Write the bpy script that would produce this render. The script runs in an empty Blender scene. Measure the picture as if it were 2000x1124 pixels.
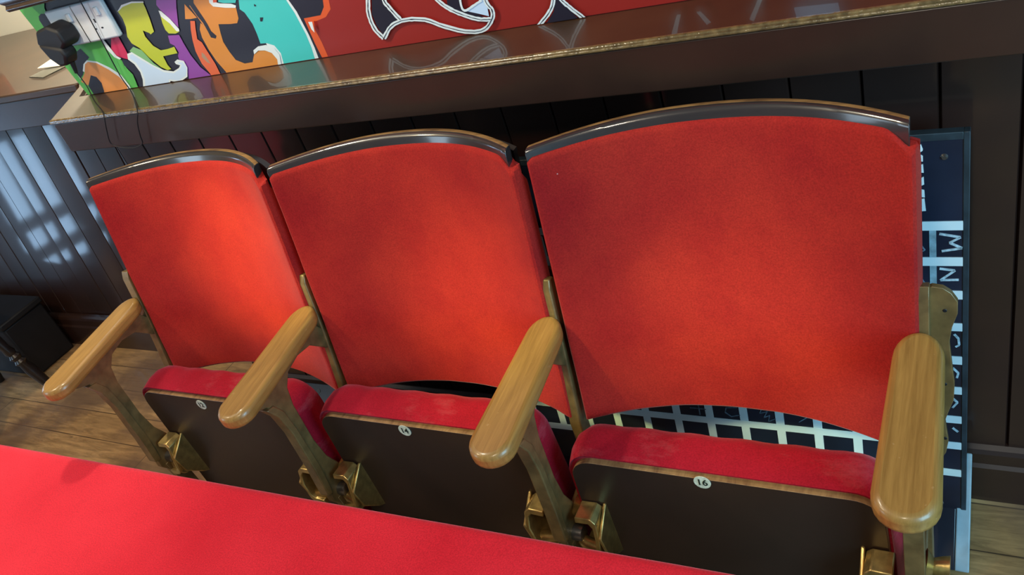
import bpy, bmesh, math, random
from mathutils import Vector, Matrix, noise
random.seed(7)
scene = bpy.context.scene
COL = scene.collection

# ------------------------------------------------------------------ camera
cam_data = bpy.data.cameras.new('camera')
cam_data.sensor_width = 36.0
cam_data.lens = 1604.86 * 36.0 / 2000.0
cam_data.clip_start = 0.02
cam = bpy.data.objects.new('camera', cam_data)
COL.objects.link(cam)
R = Matrix(((0.8654584, 0.4061500, -0.2932983),
            (-0.0215195, 0.6150465, 0.7881971),
            (0.5005184, -0.6758402, 0.5410373)))
cam.matrix_world = Matrix.Translation((1.63652, -0.61187, 1.39745)) @ R.transposed().to_4x4()
scene.camera = cam

# ------------------------------------------------------------------ world, lamps, exposure
world = bpy.data.worlds.new('world'); scene.world = world
world.use_nodes = True
bg = world.node_tree.nodes['Background']
bg.inputs[0].default_value = (0.72, 0.68, 0.70, 1)
bg.inputs[1].default_value = 0.11
scene.view_settings.view_transform = 'Standard'
scene.view_settings.look = 'None'
scene.view_settings.gamma = 1.0
scene.view_settings.use_curve_mapping = False
scene.view_settings.exposure = 0.9

def light(name, kind, loc, target, energy, color, **kw):
    d = bpy.data.lights.new(name, kind)
    d.energy = energy; d.color = color
    for k, v in kw.items(): setattr(d, k, v)
    o = bpy.data.objects.new(name, d); COL.objects.link(o)
    o.location = loc
    o.rotation_euler = (Vector(target) - Vector(loc)).to_track_quat('-Z', 'Y').to_euler()
    return o

light('window_daylight_right', 'AREA', (3.1, -0.9, 1.25), (1.5, 0.4, 0.5), 27, (0.32, 0.72, 1.0), shape='RECTANGLE', size=0.8, size_y=1.3)
light('left_sheen_fill', 'AREA', (-2.15, -1.6, 1.3), (0.4, 0.3, 0.7), 12, (0.62, 0.82, 1.0), shape='RECTANGLE', size=0.9, size_y=1.4)  # added cool area lamp for the left seat's edge sheen; no window stands here
SPOT_FROM = ((-0.30, -1.25, 2.45), (0.35, -1.30, 2.45), (1.00, -1.35, 2.45))
AIM = ((0.41, 0.33, 0.69), (0.93, 0.30, 0.55), (1.34, 0.30, 0.53))
for tr, am, en in zip(SPOT_FROM, AIM, (200, 130, 95)):
    light('warm_pool_spot', 'SPOT', tr, am, en, (1.0, 0.98, 0.36), spot_size=math.radians(11), spot_blend=1.0, shadow_soft_size=0.06)  # unseen spots, each aimed to lay a warm pool on one seat back
light('overhead_light', 'POINT', (1.5, -1.3, 2.5), (0, 0, 0), 31, (1.0, 0.86, 0.66), shadow_soft_size=0.12)
light('overhead_light', 'POINT', (-0.8, -0.5, 2.4), (0, 0, 0), 32, (1.0, 0.82, 0.55), shadow_soft_size=0.10)  # unseen warm lamp added to brighten the floor at left
light('overhead_light', 'POINT', (0.25, 0.0, 2.0), (0, 0, 0), 20, (1.0, 0.90, 0.70), shadow_soft_size=0.05)
light('recess_fill_light', 'POINT', (-0.85, 1.15, 2.0), (0, 0, 0), 48, (1.0, 0.92, 0.74), shadow_soft_size=0.06)  # unseen lamp added to brighten the cream wall behind the recess

# ------------------------------------------------------------------ materials
def new_mat(name):
    m = bpy.data.materials.new(name); m.use_nodes = True
    nt = m.node_tree; b = nt.nodes['Principled BSDF']
    return m, nt, b

def N(nt, t, **kw):
    n = nt.nodes.new(t)
    for k, v in kw.items():
        if k.startswith('i_'):
            key = k[2:]
            n.inputs[int(key) if key.isdigit() else key.replace('_', ' ')].default_value = v
        else: setattr(n, k, v)
    return n

def ramp(nt, fac, stops):
    r = nt.nodes.new('ShaderNodeValToRGB')
    el = r.color_ramp.elements
    while len(el) < len(stops): el.new(0.5)
    for e, (p, c) in zip(el, stops): e.position = p; e.color = (*c, 1)
    nt.links.new(fac, r.inputs[0]); return r

def coords(nt, scale=(1, 1, 1), rot=(0, 0, 0)):
    t = nt.nodes.new('ShaderNodeTexCoord'); m = nt.nodes.new('ShaderNodeMapping')
    m.inputs['Scale'].default_value = scale; m.inputs['Rotation'].default_value = rot
    nt.links.new(t.outputs['Object'], m.inputs[0]); return m.outputs[0]

def basic(name, c, rough=0.5, metal=0.0, coat=0.0, coat_rough=0.05, var=0.12, scale=18, bump=0.0, bscale=60, spec=0.5, vscale=(1, 1, 1)):
    m, nt, b = new_mat(name)
    v = coords(nt, vscale)
    n = N(nt, 'ShaderNodeTexNoise', i_Scale=scale, i_Detail=5.0); nt.links.new(v, n.inputs[0])
    r = ramp(nt, n.outputs[0], [(0.3, tuple(x * (1 - var) for x in c)), (0.7, tuple(min(1, x * (1 + var)) for x in c))])
    nt.links.new(r.outputs[0], b.inputs['Base Color'])
    b.inputs['Roughness'].default_value = rough; b.inputs['Metallic'].default_value = metal
    b.inputs['Coat Weight'].default_value = coat; b.inputs['Coat Roughness'].default_value = coat_rough
    b.inputs['Specular IOR Level'].default_value = spec
    if bump:
        n2 = N(nt, 'ShaderNodeTexNoise', i_Scale=bscale, i_Detail=4.0); nt.links.new(v, n2.inputs[0])
        bp = N(nt, 'ShaderNodeBump', i_Strength=bump, i_Distance=0.002); nt.links.new(n2.outputs[0], bp.inputs['Height'])
        nt.links.new(bp.outputs[0], b.inputs['Normal'])
        nt.links.new(bp.outputs[0], b.inputs['Coat Normal'])
    return m

def velvet(name, c_dark, c_light, sheen=0.5, tint=(1.0, 0.55, 0.55), worn=None, lint=True, sc=6.0):
    m, nt, b = new_mat(name)
    v = coords(nt)
    n = N(nt, 'ShaderNodeTexNoise', i_Scale=sc, i_Detail=6.0, i_Roughness=0.6); nt.links.new(v, n.inputs[0])
    r = ramp(nt, n.outputs[0], [(0.32, c_dark), (0.68, c_light)])
    out = r.outputs[0]
    f = N(nt, 'ShaderNodeTexNoise', i_Scale=420.0, i_Detail=2.0); nt.links.new(v, f.inputs[0])
    fr = ramp(nt, f.outputs[0], [(0.3, (0.82, 0.82, 0.82)), (0.7, (1.15, 1.15, 1.15))])
    mx = N(nt, 'ShaderNodeMix', data_type='RGBA', blend_type='MULTIPLY'); mx.inputs[0].default_value = 1
    nt.links.new(out, mx.inputs[6]); nt.links.new(fr.outputs[0], mx.inputs[7]); out = mx.outputs[2]
    if worn:
        wn = N(nt, 'ShaderNodeTexNoise', i_Scale=9.0, i_Detail=7.0, i_Roughness=0.7); nt.links.new(coords(nt, (0.45, 1, 3.5)), wn.inputs[0])
        wr = ramp(nt, wn.outputs[0], [(0.52, (0, 0, 0)), (0.70, (0.45, 0.45, 0.45))])
        m2 = N(nt, 'ShaderNodeMix', data_type='RGBA'); nt.links.new(wr.outputs[0], m2.inputs[0])
        nt.links.new(out, m2.inputs[6]); m2.inputs[7].default_value = (*worn, 1); out = m2.outputs[2]
    if lint:
        vo = N(nt, 'ShaderNodeTexVoronoi', i_Scale=26.0); nt.links.new(v, vo.inputs[0])
        lr = ramp(nt, vo.outputs['Distance'], [(0.0, (1, 1, 1)), (0.035, (0, 0, 0))])
        wc = ramp(nt, vo.outputs['Color'], [(0.80, (0, 0, 0)), (0.82, (0.7, 0.7, 0.7))])
        mm = N(nt, 'ShaderNodeMath', operation='MULTIPLY'); nt.links.new(lr.outputs[0], mm.inputs[0]); nt.links.new(wc.outputs[0], mm.inputs[1])
        m3 = N(nt, 'ShaderNodeMix', data_type='RGBA'); nt.links.new(mm.outputs[0], m3.inputs[0])
        nt.links.new(out, m3.inputs[6]); m3.inputs[7].default_value = (0.8, 0.6, 0.55, 1); out = m3.outputs[2]
    nt.links.new(out, b.inputs['Base Color'])
    b.inputs['Roughness'].default_value = 0.85
    b.inputs['Specular IOR Level'].default_value = 0.15
    b.inputs['Sheen Weight'].default_value = sheen
    b.inputs['Sheen Roughness'].default_value = 0.35
    b.inputs['Sheen Tint'].default_value = (*tint, 1)
    bp = N(nt, 'ShaderNodeBump', i_Strength=0.25, i_Distance=0.001)
    nt.links.new(f.outputs[0], bp.inputs['Height']); nt.links.new(bp.outputs[0], b.inputs['Normal'])
    return m

def wood(name, dark, light_, rough=0.4, coat=0.3, scale=(14, 1.2, 14), coat_rough=0.1, chips=None, bump=0.0, dirt=None):
    m, nt, b = new_mat(name)
    v = coords(nt, scale)
    n = N(nt, 'ShaderNodeTexNoise', i_Scale=6.0, i_Detail=8.0, i_Roughness=0.65, i_Distortion=0.4); nt.links.new(v, n.inputs[0])
    r = ramp(nt, n.outputs[0], [(0.3, dark), (0.7, light_)]); out = r.outputs[0]
    if dirt:
        dn = N(nt, 'ShaderNodeTexNoise', i_Scale=4.0, i_Detail=6.0); nt.links.new(coords(nt), dn.inputs[0])
        dr = ramp(nt, dn.outputs[0], [(0.45, (0, 0, 0)), (0.68, (0.8, 0.8, 0.8))])
        m3 = N(nt, 'ShaderNodeMix', data_type='RGBA'); nt.links.new(dr.outputs[0], m3.inputs[0])
        nt.links.new(out, m3.inputs[6]); m3.inputs[7].default_value = (*dirt, 1); out = m3.outputs[2]
    if chips:
        vo = N(nt, 'ShaderNodeTexNoise', i_Scale=130.0, i_Detail=3.0); nt.links.new(coords(nt), vo.inputs[0])
        lr = ramp(nt, vo.outputs[0], [(0.70, (0, 0, 0)), (0.74, (0.7, 0.7, 0.7))])
        m2 = N(nt, 'ShaderNodeMix', data_type='RGBA'); nt.links.new(lr.outputs[0], m2.inputs[0])
        nt.links.new(out, m2.inputs[6]); m2.inputs[7].default_value = (*chips, 1); out = m2.outputs[2]
    nt.links.new(out, b.inputs['Base Color'])
    b.inputs['Roughness'].default_value = rough
    b.inputs['Coat Weight'].default_value = coat; b.inputs['Coat Roughness'].default_value = coat_rough
    if bump:
        bp = N(nt, 'ShaderNodeBump', i_Strength=bump, i_Distance=0.002); nt.links.new(n.outputs[0], bp.inputs['Height'])
        nt.links.new(bp.outputs[0], b.inputs['Normal'])
    return m

M = {}
M['velvet'] = velvet('red_velvet', (0.31, 0.011, 0.012), (0.43, 0.026, 0.016), sheen=0.38, tint=(1.0, 0.50, 0.52))
M['seat_velvet'] = velvet('crimson_velvet', (0.27, 0.004, 0.014), (0.38, 0.008, 0.026), sheen=0.3, tint=(1, 0.5, 0.6), worn=(0.50, 0.12, 0.14), lint=False)
M['bench_velvet'] = velvet('bright_red_velvet', (0.56, 0.012, 0.026), (0.70, 0.026, 0.045), sheen=0.5, tint=(1, 0.4, 0.5), lint=False, sc=3.0)
M['arm_wood'] = wood('varnished_arm_wood', (0.22, 0.115, 0.024), (0.40, 0.225, 0.055), rough=0.42, coat=0.4, coat_rough=0.18, scale=(26, 0.9, 10), chips=(0.42, 0.26, 0.10))
M['rail_wood'] = wood('dark_varnished_rail', (0.020, 0.017, 0.018), (0.034, 0.028, 0.027), rough=0.3, coat=1.0, coat_rough=0.12, scale=(1.2, 10, 10))
M['rail_edge'] = wood('worn_plywood_edge', (0.08, 0.036, 0.014), (0.42, 0.24, 0.08), rough=0.5, coat=0.3, scale=(3, 14, 14))
M['panel'] = basic('dark_brown_seat_board', (0.030, 0.016, 0.012), rough=0.42, var=0.25, scale=5, bump=0.05, bscale=40)
M['panel_edge'] = wood('seat_board_edge', (0.16, 0.07, 0.03), (0.42, 0.24, 0.10), rough=0.6, coat=0.0, scale=(10, 3, 3))
M['bronze'] = basic('bronze_painted_iron', (0.21, 0.135, 0.050), rough=0.42, metal=0.35, coat=0.25, coat_rough=0.2, var=0.3, scale=40, bump=0.25, bscale=80)
M['brass'] = basic('worn_brass', (0.45, 0.31, 0.11), rough=0.32, metal=0.8, var=0.3, scale=60, bump=0.2, bscale=90)
M['steel'] = basic('dull_steel', (0.22, 0.21, 0.20), rough=0.35, metal=0.9, var=0.2)
M['chrome'] = basic('chrome', (0.75, 0.70, 0.60), rough=0.12, metal=1.0, var=0.08)
M['counter'] = basic('glossy_brown_counter', (0.050, 0.026, 0.012), rough=0.4, coat=0.32, coat_rough=0.04, var=0.25, scale=7, bump=0.03, bscale=25)
M['nosing'] = basic('highlight_gold_nosing', (0.15, 0.10, 0.040), rough=0.2, coat=0.6, coat_rough=0.08, var=0.5, scale=90, bump=0.5, bscale=220)  # base colour lightened to gold to carry the edge highlight
M['fascia'] = basic('brown_counter_fascia', (0.026, 0.011, 0.007), rough=0.38, coat=0.35, coat_rough=0.25, var=0.2, scale=9, bump=0.06, bscale=50)
M['boards'] = basic('brown_gloss_boards', (0.024, 0.009, 0.006), rough=0.45, coat=0.55, coat_rough=0.10, var=0.3, scale=4, bump=0.05, bscale=30)
M['cream'] = basic('cream_plaster', (0.80, 0.76, 0.60), rough=0.7, var=0.05, scale=3)
M['dark_paint'] = basic('dark_brown_paint', (0.03, 0.018, 0.013), rough=0.6)
M['redpaint'] = basic('red_wall_paint', (0.30, 0.018, 0.014), rough=0.55, var=0.06, scale=5)
M['blackboard'] = basic('navy_blackboard', (0.010, 0.016, 0.034), rough=0.35, coat=0.2, coat_rough=0.2, var=0.5, scale=6)
M['board_edge'] = basic('scuffed_board_rim', (0.022, 0.038, 0.050), rough=0.45, var=0.4, scale=30)
M['tape'] = basic('white_tape', (0.72, 0.86, 0.90), rough=0.5, var=0.05)
M['tape_old'] = basic('smudged_tape', (0.25, 0.38, 0.44), rough=0.6, var=0.35, scale=80)
M['chalk'] = basic('chalk', (0.42, 0.55, 0.62), rough=0.9, var=0.4, scale=150)
M['chalk_faint'] = basic('faint_chalk', (0.12, 0.17, 0.22), rough=0.9, var=0.5, scale=150)
M['grey_edge'] = basic('pale_grey_laminate_edge', (0.36, 0.46, 0.50), rough=0.4, var=0.2, scale=25)
M['navy_top'] = basic('dark_navy_laminate', (0.012, 0.016, 0.028), rough=0.3, coat=0.3, coat_rough=0.15, var=0.4, scale=8)
M['socket'] = basic('grey_white_plastic', (0.62, 0.68, 0.74), rough=0.35, var=0.06, scale=10)
M['black_plastic'] = basic('black_plastic', (0.004, 0.004, 0.007), rough=0.6, var=0.2)
M['paper'] = basic('cream_paper', (0.75, 0.70, 0.56), rough=0.6, var=0.04)
M['badge'] = basic('ivory_badge', (0.60, 0.66, 0.56), rough=0.5, var=0.25, scale=200)
M['ink'] = basic('black_ink', (0.01, 0.02, 0.015), rough=0.6)
M['darkwood'] = basic('near_black_wood', (0.012, 0.009, 0.010), rough=0.35, coat=0.4, coat_rough=0.15, var=0.3)
M['leg_wood'] = wood('bench_leg_wood', (0.05, 0.022, 0.012), (0.09, 0.045, 0.02), scale=(8, 8, 1))
m, nt, b = new_mat('clear_acrylic')
b.inputs['Transmission Weight'].default_value = 1.0; b.inputs['Roughness'].default_value = 0.04
b.inputs['Base Color'].default_value = (0.9, 0.95, 0.9, 1); M['acrylic'] = m
m, nt, b = new_mat('daylit_window_glass')
b.inputs['Base Color'].default_value = (0.3, 0.4, 0.5, 1)
b.inputs['Emission Color'].default_value = (0.42, 0.68, 1.0, 1); b.inputs['Emission Strength'].default_value = 4.5
M['skyglass'] = m
# graffiti colours
for k, c in dict(tangerine=(0.72, 0.10, 0.022), navy=(0.016, 0.014, 0.028), white=(0.74, 0.80, 0.82), teal=(0.055, 0.56, 0.54),
                 orange=(0.66, 0.24, 0.035), orange_mid=(0.72, 0.27, 0.07), coral=(0.72, 0.13, 0.045), grey=(0.40, 0.24, 0.15),
                 purple=(0.27, 0.06, 0.36), lime=(0.50, 0.55, 0.030), crimson=(0.58, 0.018, 0.085), green=(0.10, 0.46, 0.085),
                 palegreen=(0.22, 0.46, 0.19), skyblue=(0.58, 0.72, 0.92), mural_red=(0.30, 0.018, 0.014)).items():
    M[k] = basic('vinyl_' + k, c, rough=0.35, var=0.04, scale=8)

def floor_mat():
    m, nt, b = new_mat('worn_plank_floor')
    v = coords(nt)
    br = N(nt, 'ShaderNodeTexBrick', offset=0.37, i_Scale=1.0, i_Mortar_Size=0.0015, i_Brick_Width=1.4, i_Row_Height=0.105, i_Bias=0.0)
    br.inputs['Color1'].default_value = (0.40, 0.24, 0.10, 1); br.inputs['Color2'].default_value = (0.58, 0.37, 0.17, 1)
    br.inputs['Mortar'].default_value = (0.10, 0.06, 0.03, 1)
    nt.links.new(v, br.inputs[0])
    g = N(nt, 'ShaderNodeTexNoise', i_Scale=5.0, i_Detail=9.0, i_Roughness=0.7, i_Distortion=0.6); nt.links.new(coords(nt, (1.5, 11, 1)), g.inputs[0])
    gr = ramp(nt, g.outputs[0], [(0.3, (0.45, 0.42, 0.40)), (0.7, (1.35, 1.3, 1.25))])
    mx = N(nt, 'ShaderNodeMix', data_type='RGBA', blend_type='MULTIPLY'); mx.inputs[0].default_value = 1
    nt.links.new(br.outputs[0], mx.inputs[6]); nt.links.new(gr.outputs[0], mx.inputs[7])
    s = N(nt, 'ShaderNodeTexNoise', i_Scale=3.0, i_Detail=6.0); nt.links.new(v, s.inputs[0])
    sr = ramp(nt, s.outputs[0], [(0.46, (0, 0, 0)), (0.60, (0.8, 0.8, 0.8))])
    m2 = N(nt, 'ShaderNodeMix', data_type='RGBA'); nt.links.new(sr.outputs[0], m2.inputs[0])
    nt.links.new(mx.outputs[2], m2.inputs[6]); m2.inputs[7].default_value = (0.15, 0.09, 0.06, 1)
    nt.links.new(m2.outputs[2], b.inputs['Base Color'])
    b.inputs['Roughness'].default_value = 0.38; b.inputs['Coat Weight'].default_value = 0.15
    bp = N(nt, 'ShaderNodeBump', i_Strength=0.3, i_Distance=0.002); nt.links.new(g.outputs[0], bp.inputs['Height']); nt.links.new(bp.outputs[0], b.inputs['Normal'])
    return m
M['floor'] = floor_mat()

# ------------------------------------------------------------------ helpers
def link_mesh(name, bm, mats, parent=None, smooth=True, origin=None, bevel=0.0, segs=2, angle=35):
    bmesh.ops.recalc_face_normals(bm, faces=bm.faces[:])
    me = bpy.data.meshes.new(name)
    org = Vector(origin) if origin is not None else None
    if parent is not None and org is None: org = Vector(parent['_w'])
    if org is not None:
        for v in bm.verts: v.co -= org
    bm.to_mesh(me); bm.free()
    if not isinstance(mats, (list, tuple)): mats = [mats]
    for k in mats: me.materials.append(M[k] if isinstance(k, str) else k)
    o = bpy.data.objects.new(name, me); COL.objects.link(o)
    if parent is not None:
        o.parent = parent; o.location = org - Vector(parent['_w'])
        o['_w'] = tuple(org)
    elif org is not None:
        o.location = org; o['_w'] = tuple(org)
    else: o['_w'] = (0.0, 0.0, 0.0)
    if bevel:
        md = o.modifiers.new('bevel', 'BEVEL'); md.width = bevel; md.segments = segs
        md.limit_method = 'ANGLE'; md.angle_limit = math.radians(angle); md.harden_normals = False
    if smooth:
        for p in me.polygons: p.use_smooth = True
        if bevel == 0 or True:
            try: me.set_sharp_from_angle(angle=math.radians(40))
            except Exception: pass
    return o

def thing(name, loc, label, cat, group=None):
    o = bpy.data.objects.new(name, None); COL.objects.link(o)
    o.location = loc; o['_w'] = tuple(loc); o.empty_display_size = 0.05
    return tag(o, label, cat, group)

def tag(o, label=None, cat=None, group=None, kind=None):
    if label: o['label'] = label
    if cat: o['category'] = cat
    if group: o['group'] = group
    if kind: o['kind'] = kind
    return o

def box(bm, x0, x1, y0, y1, z0, z1, mi=0):
    vs = [bm.verts.new(p) for p in ((x0,y0,z0),(x1,y0,z0),(x1,y1,z0),(x0,y1,z0),(x0,y0,z1),(x1,y0,z1),(x1,y1,z1),(x0,y1,z1))]
    for f in ((0,3,2,1),(4,5,6,7),(0,1,5,4),(1,2,6,5),(2,3,7,6),(3,0,4,7)):
        bm.faces.new([vs[i] for i in f]).material_index = mi
    return vs

def prism(bm, pts, fn, d0, d1, mi=0, side_mi=None):
    """extrude a 2-D outline; fn(a, b, d) -> 3-D point"""
    A = [bm.verts.new(fn(a, b, d0)) for a, b in pts]; B = [bm.verts.new(fn(a, b, d1)) for a, b in pts]
    bm.faces.new(A).material_index = mi; bm.faces.new(B[::-1]).material_index = mi
    n = len(pts)
    for i in range(n):
        bm.faces.new([A[i], B[i], B[(i+1) % n], A[(i+1) % n]]).material_index = mi if side_mi is None else side_mi
YZ = lambda a, b, d: (d, a, b)
XZ = lambda a, b, d: (a, d, b)
XY = lambda a, b, d: (a, b, d)

def tube(bm, pts, r, seg=10, caps=True, mi=0):
    P = [Vector(p) for p in pts]; rings = []
    up = None
    for i, p in enumerate(P):
        d = (P[min(i+1, len(P)-1)] - P[max(i-1, 0)]).normalized()
        if up is None: up = d.orthogonal().normalized()
        up = (up - d * up.dot(d)).normalized(); s = d.cross(up)
        rr = r[i] if isinstance(r, (list, tuple)) else r
        rings.append([bm.verts.new(p + (up * math.cos(t) + s * math.sin(t)) * rr) for t in [2*math.pi*k/seg for k in range(seg)]])
    for a, b_ in zip(rings, rings[1:]):
        for k in range(seg): bm.faces.new([a[k], a[(k+1) % seg], b_[(k+1) % seg], b_[k]]).material_index = mi
    if caps: bm.faces.new(rings[0][::-1]).material_index = mi; bm.faces.new(rings[-1]).material_index = mi

def catmull(P, n=6):
    P = [Vector(p) for p in P]; Q = []
    for i in range(len(P)-1):
        p0, p1, p2, p3 = P[max(i-1,0)], P[i], P[i+1], P[min(i+2,len(P)-1)]
        for k in range(n):
            t = k/n
            Q.append(0.5*((2*p1)+(-p0+p2)*t+(2*p0-5*p1+4*p2-p3)*t*t+(-p0+3*p1-3*p2+p3)*t**3))
    Q.append(P[-1]); return Q

def arc(cx, cy, r, a0, a1, n=8):
    return [(cx + r*math.cos(math.radians(a0+(a1-a0)*k/n)), cy + r*math.sin(math.radians(a0+(a1-a0)*k/n))) for k in range(n+1)]

def rrect(x0, x1, z0, z1, r, n=6):
    return arc(x1-r, z1-r, r, 0, 90, n) + arc(x0+r, z1-r, r, 90, 180, n) + arc(x0+r, z0+r, r, 180, 270, n) + arc(x1-r, z0+r, r, 270, 360, n)

def clip(pts, f):
    out = []
    for i, p in enumerate(pts):
        q = pts[(i+1) % len(pts)]; fp, fq = f(p), f(q)
        if fp >= 0: out.append(p)
        if (fp < 0) != (fq < 0):
            t = fp/(fp-fq); out.append((p[0]+(q[0]-p[0])*t, p[1]+(q[1]-p[1])*t))
    return out

# ------------------------------------------------------------------ setting: floor, walls, skirting
bm = bmesh.new(); box(bm, -2.6, 3.4, -3.6, 1.6, -0.05, 0.0)
tag(link_mesh('floor', bm, 'floor', smooth=False), kind='structure')

WL = lambda z: -0.177 - (z - 1.006) * 0.242           # slanting left end of the painted wall
bm = bmesh.new()
prism(bm, [(-0.20, 0.93), (3.4, 0.93), (3.4, 2.6), (-0.56, 2.6), (-0.177, 1.0)], XZ, 0.556, 0.70)
tag(link_mesh('wall_back', bm, 'redpaint', smooth=False), kind='structure')
bm = bmesh.new(); box(bm, -2.6, -0.30, 1.44, 1.55, 0.90, 2.6)
tag(link_mesh('wall_far', bm, 'cream', smooth=False), kind='structure')
bm = bmesh.new()
box(bm, -2.6, -2.28, -3.6, 0.00, 0, 2.6); box(bm, -2.6, -2.28, 0.34, 1.6, 0, 2.6)
box(bm, -2.6, -2.28, 0.00, 0.34, 1.2, 2.6); box(bm, -2.6, -2.28, 0.00, 0.34, 0, 0.02)
tag(link_mesh('wall_left', bm, 'dark_paint', smooth=False), kind='structure')
w = thing('window_1', (-2.28, 0.2, 0.06), None, None); tag(w, kind='structure')
bm = bmesh.new(); box(bm, -2.34, -2.33, 0.01, 0.33, 0.03, 1.19)
link_mesh('window_glass', bm, 'skyglass', w, smooth=False)
bm = bmesh.new()
for y0, y1 in ((0.0, 0.05), (0.28, 0.34)): box(bm, -2.33, -2.27, y0, y1, 0.02, 1.20)
for z0, z1 in ((0.02, 0.05), (0.11, 0.17), (0.26, 0.32), (0.68, 0.76), (1.14, 1.20)): box(bm, -2.33, -2.275, 0.0, 0.34, z0, z1)
link_mesh('window_frame', bm, 'darkwood', w, bevel=0.004)

def boards(name, x0, x1, ybase, ztop, pitch, phase, lean=0.0, yaw=0.0):
    """tongue-and-groove boarding: each board slightly bowed, a V groove between"""
    bm = bmesh.new()
    k0 = math.floor((x0 - phase) / pitch)
    x = phase + k0 * pitch
    while x < x1:
        a, b_ = max(x, x0), min(x + pitch, x1)
        if b_ - a > 0.01:
            tw = random.uniform(-1, 1) * yaw
            n = 6; rows = []
            for z in (0.0, ztop):
                row = []
                row.append(bm.verts.new((a, ybase + 0.007 + lean*z, z)))
                for i in range(n+1):
                    t = i/n; px = a + 0.003 + (b_ - a - 0.006) * t
                    y = ybase - 0.0006 * (1 - (2*t-1)**2) + tw * (t-0.5) * (b_-a)
                    row.append(bm.verts.new((px, y + lean*z, z)))
                row.append(bm.verts.new((b_, ybase + 0.007 + lean*z, z)))
                rows.append(row)
            for i in range(len(rows[0])-1): bm.faces.new([rows[0][i], rows[0][i+1], rows[1][i+1], rows[1][i]])
            bk = [bm.verts.new((px, ybase + 0.05 + lean*z, z)) for z in (0, ztop) for px in (a, b_)]
            bm.faces.new([bk[0], bk[1], bk[3], bk[2]])
            bm.faces.new([rows[0][0], rows[1][0], bk[2], bk[0]]); bm.faces.new([rows[0][-1], rows[1][-1], bk[3], bk[1]])
            bm.faces.new(rows[1] + [bk[3], bk[2]]); bm.faces.new(rows[0] + [bk[1], bk[0]])
        x += pitch
    return tag(link_mesh(name, bm, 'boards'), kind='structure')
boards('wall_front_panelling', -0.20, 3.4, 0.555, 0.975, 0.0985, 1.574 - 20*0.0985, yaw=0.004)
boards('wall_recess_panelling', -2.28, -0.36, 0.742, 0.975, 0.0985, -0.803 - 10*0.0985, lean=0.090, yaw=0.045)
# slanting return between the two runs of boarding
bm = bmesh.new()
prism(bm, [(-0.20, 0.556), (-0.20, 0.61), (-0.36, 0.86), (-0.40, 0.744)], XY, 0, 0.975)
tag(link_mesh('wall_return', bm, 'boards', smooth=False), kind='structure')

def skirting(name, outline_fn, x0, x1):
    bm = bmesh.new()
    prof = [(0.0, 0.0), (0.0, 0.085), (-0.0, 0.088), (0.006, 0.094), (0.006, 0.118), (0.010, 0.126), (0.018, 0.132), (0.03, 0.132), (0.03, 0)]
    prism(bm, [(outline_fn + a, z) for a, z in prof], YZ, x0, x1)
    return tag(link_mesh(name, bm, 'boards', smooth=False), kind='structure')
skirting('baseboard_back', 0.535, -0.20, 3.4)
skirting('baseboard_recess', 0.718, -2.28, -0.39)

# ------------------------------------------------------------------ long counter with nosing and deep fascia
ct = thing('counter_ledge', (1.5, 0.48, 0.93), 'long glossy dark brown counter ledge running under the graffiti above the red seats', 'counter')
bm = bmesh.new()
prism(bm, [(-0.160, 0.428), (3.3, 0.428), (3.3, 0.553), (-0.215, 0.553), (-0.345, 0.70), (-0.36, 0.668), (-0.30, 0.62)], XY, 0.9965, 1.006)
link_mesh('counter_top', bm, 'counter', ct, smooth=False)
bm = bmesh.new()
prof = [(0.430, 1.0062), (0.4245, 1.0064), (0.4225, 1.0052), (0.4218, 1.0035), (0.4225, 1.0018), (0.4210, 1.0005), (0.4210, 0.9985), (0.4235, 0.9965), (0.43, 0.9965)]
prism(bm, prof, YZ, -0.162, 3.3)
link_mesh('nosing', bm, 'nosing', ct, bevel=0.001)
bm = bmesh.new(); prism(bm, [(-0.155, 0.424), (3.3, 0.424), (3.3, 0.450), (-0.145, 0.450), (-0.30, 0.665), (-0.345, 0.665)], XY, 0.928, 0.9965)
link_mesh('fascia', bm, 'fascia', ct, bevel=0.002)
lt = thing('recess_counter', (-1.3, 1.0, 0.93), 'deep glossy brown counter in the recess left of the graffiti panel', 'counter')
bm = bmesh.new()
prism(bm, [(-2.27, 0.655), (-0.365, 0.655), (-0.35, 0.705), (-0.35, 1.435), (-2.27, 1.435)], XY, 0.984, 1.005)
link_mesh('counter_top', bm, 'counter', lt, bevel=0.004)
bm = bmesh.new(); box(bm, -2.27, -0.365, 0.662, 0.69, 0.905, 0.984)
link_mesh('fascia', bm, 'fascia', lt, bevel=0.002)

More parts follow.
